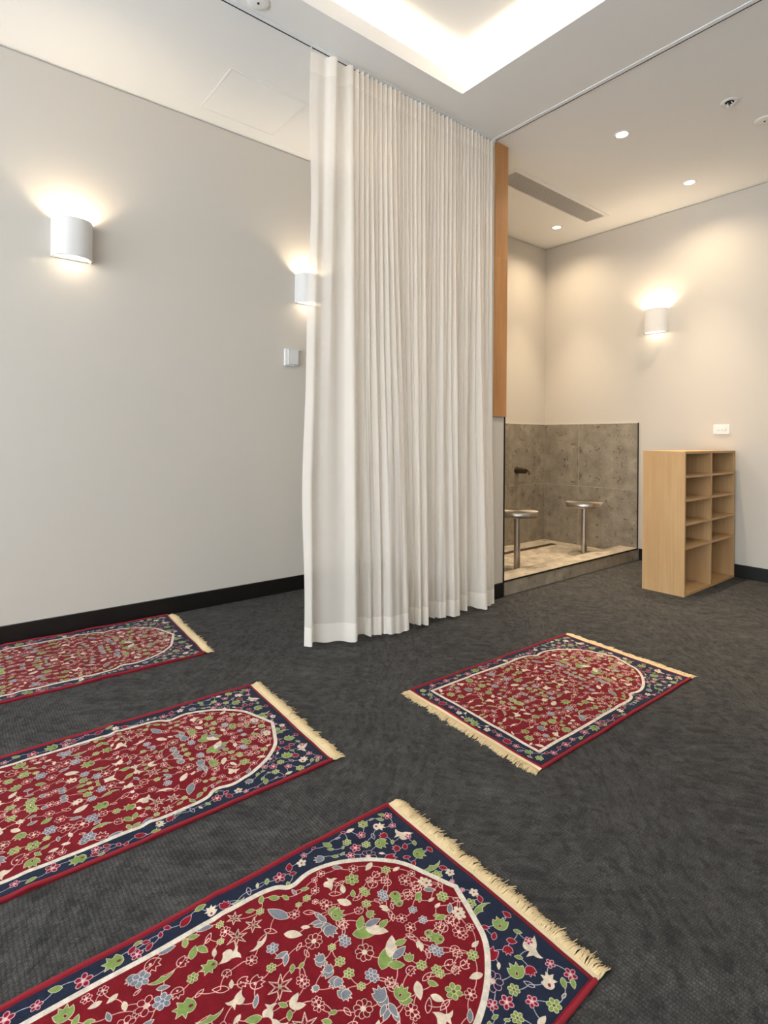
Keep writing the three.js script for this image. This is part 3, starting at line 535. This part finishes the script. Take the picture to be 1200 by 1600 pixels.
  // vines join each motif to its nearest earlier neighbour
  const vines = (list, col) => {
    const done = [];
    [...list].sort((a, b) => centre(a)[1] - centre(b)[1]).forEach((m, i) => {
      const p = centre(m); let best, bd = 62, next;
      for (const q of done) { const d = Math.hypot(q[0] - p[0], q[1] - p[1]); if (d < bd && d > 14) { bd = d; next = best; best = q; } }
      if (i % 3 === 0 && next) best = next;
      if (best) { const s = i % 2 ? 0.22 : -0.22, mx = (p[0] + best[0]) / 2 + (p[1] - best[1]) * s, my = (p[1] + best[1]) / 2 - (p[0] - best[0]) * s; c.strokeStyle = col; c.lineWidth = 1.8; c.setLineDash([2.8, 1.1]); c.beginPath(); c.moveTo(p[0], p[1]); c.quadraticCurveTo(mx, my, best[0], best[1]); c.stroke(); c.setLineDash([]); }
      done.push(p);
    });
  };
  const both = (fn) => { fn(); c.save(); c.translate(RW, 0); c.scale(-1, 1); fn(); c.restore(); };
  both(() => { vines(borderList, '#aeb2bd'); borderList.forEach((m) => draw(...m, NAVY)); });
  c.save(); niche(); c.clip(); c.fillStyle = RED; c.fillRect(0, 0, RW, RL);
  both(() => { vines(fieldList, '#e2b3a6'); });
  both(() => { fieldList.forEach((m) => draw(...m, RED)); });
  c.restore();
  niche(); c.strokeStyle = '#e6dccd'; c.lineWidth = 12; c.stroke();
  // pile: fine tonal grain and soft brush marks, as the yarn itself varies
  const img = c.getImageData(0, 0, cw, ch), d = img.data;
  for (let y = 0; y < ch; y++) for (let x = 0; x < cw; x++) {
    const i = (y * cw + x) * 4, k = 1 + 0.07 * noise2(x * 0.5, y * 0.5) + 0.06 * noise2(x * 0.012, y * 0.02) + 0.04 * noise2(x * 0.05, y * 0.05);
    d[i] *= k; d[i + 1] *= k; d[i + 2] *= k;
  }
  c.putImageData(img, 0, 0);
  const t = new THREE.CanvasTexture(canvas); t.colorSpace = THREE.SRGBColorSpace; t.anisotropy = 8; return t;
}
const pileBump = dataTexture(512, 512, (u, v) => { const k = 128 + 60 * torus(u, v, 200, 2) + 60 * torus(u, v, 60, 7); return [k, k, k]; }, false);
pileBump.repeat.set(4, 6);
M.rug = new THREE.MeshPhysicalMaterial({ map: rugTexture(), color: new THREE.Color(0.85, 0.85, 0.85), bumpMap: pileBump, bumpScale: 0.0012, roughness: 0.92, sheen: 0.25, sheenRoughness: 0.5, sheenColor: new THREE.Color(0.9, 0.8, 0.8), specularIntensity: 0.4 });
M.binding = new THREE.MeshStandardMaterial({ color: 0x8e1626, roughness: 0.9 });
M.fringe = new THREE.MeshStandardMaterial({ color: 0xe6cfa4, roughness: 0.95 });
M.band = new THREE.MeshStandardMaterial({ color: 0xe9d6b4, roughness: 0.95 });

// corners: arch end left, arch end right, plain end left, plain end right, as [x, z] on the floor
function prayerRug(label, AL, AR, PL, PR, seed, creases, lift) {
  const cx = (AL[0] + AR[0] + PL[0] + PR[0]) / 4, cz = (AL[1] + AR[1] + PL[1] + PR[1]) / 4;
  const t = thing('prayer_rug', label, 'rug', [cx, 0, cz], 0, 'prayer rugs laid out on the carpet');
  const at = (u, v) => { const e = (i) => (AL[i] * (1 - u) + AR[i] * u) * (1 - v) + (PL[i] * (1 - u) + PR[i] * u) * v; return [e(0) - cx + 0.002 * noise2(v * 3 + seed, 4) * (u - 0.5) * 2, e(1) - cz + 0.002 * noise2(u * 3, seed)]; };
  const edge = (x) => sm(0, 0.03, Math.min(x, 1 - x));
  const high = (u, v) => {
    let h = 0.0062 + 0.0014 * noise2(u * 2.2 + seed * 3, v * 3.1) + 0.0006 * noise2(u * 7 + seed, v * 9);
    for (const [v0, slant, amp, wide] of creases) { const q = (v - v0 - slant * (u - 0.5)) / wide; h += amp * (Math.exp(-q * q) - 0.55 * Math.exp(-(q - 1.6) * (q - 1.6))) * (0.55 + 0.45 * noise2(u * 3 + seed, v0 * 7)); }
    const q = (u - 0.5) / 0.02; h += 0.0022 * Math.exp(-q * q) * (0.5 + 0.5 * noise2(v * 3, seed + 5));
    h += lift * (sm(0.06, 0, Math.min(u, 1 - u)) * (0.5 + 0.5 * noise2(v * 5, seed + (u > 0.5 ? 9 : 3))));
    return Math.max(0.0042, h);
  };
  const NU = 72, NV = 116, pos = [], uv = [], ix = [];
  for (let j = 0; j <= NV; j++) for (let i = 0; i <= NU; i++) { const u = i / NU, v = j / NV, p = at(u, v); pos.push(p[0], high(u, v), p[1]); uv.push(u, 1 - v); }
  const id = (i, j) => j * (NU + 1) + i;
  for (let j = 0; j < NV; j++) for (let i = 0; i < NU; i++) ix.push(id(i, j), id(i, j + 1), id(i + 1, j), id(i + 1, j), id(i, j + 1), id(i + 1, j + 1));
  const border = []; for (let i = 0; i < NU; i++) border.push([i, 0]); for (let j = 0; j < NV; j++) border.push([NU, j]); for (let i = NU; i > 0; i--) border.push([i, NV]); for (let j = NV; j > 0; j--) border.push([0, j]);
  const base = pos.length / 3;
  border.forEach(([i, j]) => { const k = id(i, j); pos.push(pos[3 * k], 0.0006, pos[3 * k + 2]); uv.push(uv[2 * k], uv[2 * k + 1]); });
  border.forEach(([i, j], k) => { const n = (k + 1) % border.length, a = id(i, j), b = id(...border[n]); ix.push(a, b, base + k, b, base + n, base + k); });
  const g = new THREE.BufferGeometry(); g.setAttribute('position', new THREE.Float32BufferAttribute(pos, 3)); g.setAttribute('uv', new THREE.Float32BufferAttribute(uv, 2)); g.setIndex(ix); g.computeVertexNormals();
  mesh('pile', g, M.rug, t).userData.label = 'red niche field with floral vines in a navy border';
  for (const u of [0.004, 0.996]) {                                // rolled red side bindings
    const pts = []; for (let j = 0; j <= 60; j++) { const v = j / 60, p = at(u, v); pts.push([p[0], Math.max(0.0052, high(u, v) - 0.0008), p[1]]); }
    mesh('binding', tube(pts, 0.0046, 120, 8), M.binding, t).userData.label = 'rolled red edge';
  }
  const r = rng(seed * 97 + 5);
  for (const end of [0, 1]) {
    const dir = end ? 1 : -1, band = [], n = 40;
    // flat woven band
    const bp = [], bi = [];
    for (let i = 0; i <= n; i++) { const p = at(i / n, end); for (const [d, y] of [[-0.001 * dir, 0.0005], [-0.001 * dir, high(i / n, end) - 0.0008], [0.013 * dir, 0.0038], [0.0145 * dir, 0.0008]]) bp.push(p[0], y, p[1] + d); }
    for (let i = 0; i < n; i++) for (let k = 0; k < 3; k++) { const a = i * 4 + k, b = a + 4; if (dir < 0) bi.push(a, a + 1, b, b, a + 1, b + 1); else bi.push(a, b, a + 1, b, b + 1, a + 1); }
    const bg = new THREE.BufferGeometry(); bg.setAttribute('position', new THREE.Float32BufferAttribute(bp, 3)); bg.setIndex(bi); bg.computeVertexNormals(); bg.setAttribute('uv', new THREE.Float32BufferAttribute(new Float32Array(bp.length / 3 * 2), 2));
    mesh('woven_band', bg, M.band, t);
    // tassel threads
    const tp = [], ti = [], threads = 620;
    for (let k = 0; k < threads; k++) {
      const u = (k + r()) / threads, p = at(u, end), clump = noise2(u * 16, seed + end * 3), len = 0.030 + 0.007 * clump + 0.006 * r() + (r() < 0.02 ? 0.012 : 0), lean = 0.18 * noise2(u * 9, seed + 20 + end) + (r() - 0.5) * 0.42;
      const w = 0.0007 + 0.0005 * r(), y0 = 0.0032, y1 = 0.0052 + 0.003 * r() + 0.0015 * clump, y2 = 0.0012 + 0.0035 * r() * r();
      const rows = [[0.011, y0, w * 1.3], [0.011 + len * 0.5, y1, w * 1.5], [0.011 + len, y2, w * 0.5]], s = tp.length / 3;
      rows.forEach(([d, y, h]) => { const x = p[0] + lean * (d - 0.011), z = p[1] + dir * d; tp.push(x - h, y - 0.0004, z, x + h, y - 0.0004, z, x, y + h, z); });
      for (let q = 0; q < 2; q++) for (let e = 0; e < 3; e++) { const a = s + q * 3 + e, b = s + q * 3 + (e + 1) % 3; ti.push(a, a + 3, b, b, a + 3, b + 3); }
    }
    const tg = new THREE.BufferGeometry(); tg.setAttribute('position', new THREE.Float32BufferAttribute(tp, 3)); tg.setIndex(ti); tg.computeVertexNormals(); tg.setAttribute('uv', new THREE.Float32BufferAttribute(new Float32Array(tp.length / 3 * 2), 2));
    const f = mesh('fringe', tg, M.fringe, t); f.userData.kind = 'stuff'; f.userData.label = 'cream tassel fringe';
  }
  return t;
}
prayerRug('red and navy prayer rug nearest the camera, cut by the bottom of the picture', [-1.156, -0.956], [-0.532, -0.948], [-1.158, 0.08], [-0.534, 0.085], 1, [[0.485, 0.03, 0.0035, 0.012], [0.25, -0.05, 0.002, 0.02]], 0.002);
prayerRug('red and navy prayer rug in the middle of the row of three on the left', [-2.059, -0.982], [-1.414, -0.950], [-2.062, 0.055], [-1.424, 0.085], 2, [[0.50, 0.02, 0.005, 0.013], [0.26, -0.03, 0.002, 0.018], [0.75, 0.03, 0.002, 0.02]], 0.003);
prayerRug('red and navy prayer rug lying along the black skirting of the left wall', [-3.157, -0.998], [-2.485, -0.962], [-3.166, 0.04], [-2.484, 0.07], 3, [[0.46, 0.05, 0.006, 0.012], [0.70, -0.03, 0.003, 0.018]], 0.006);
prayerRug('red and navy prayer rug lying alone on the right, in front of the alcove', [-1.602, -2.500], [-0.975, -2.456], [-1.627, -1.458], [-0.987, -1.424], 4, [[0.45, 0.02, 0.002, 0.02], [0.72, 0.02, 0.0025, 0.02]], 0.002);

renderer.render(scene, camera);
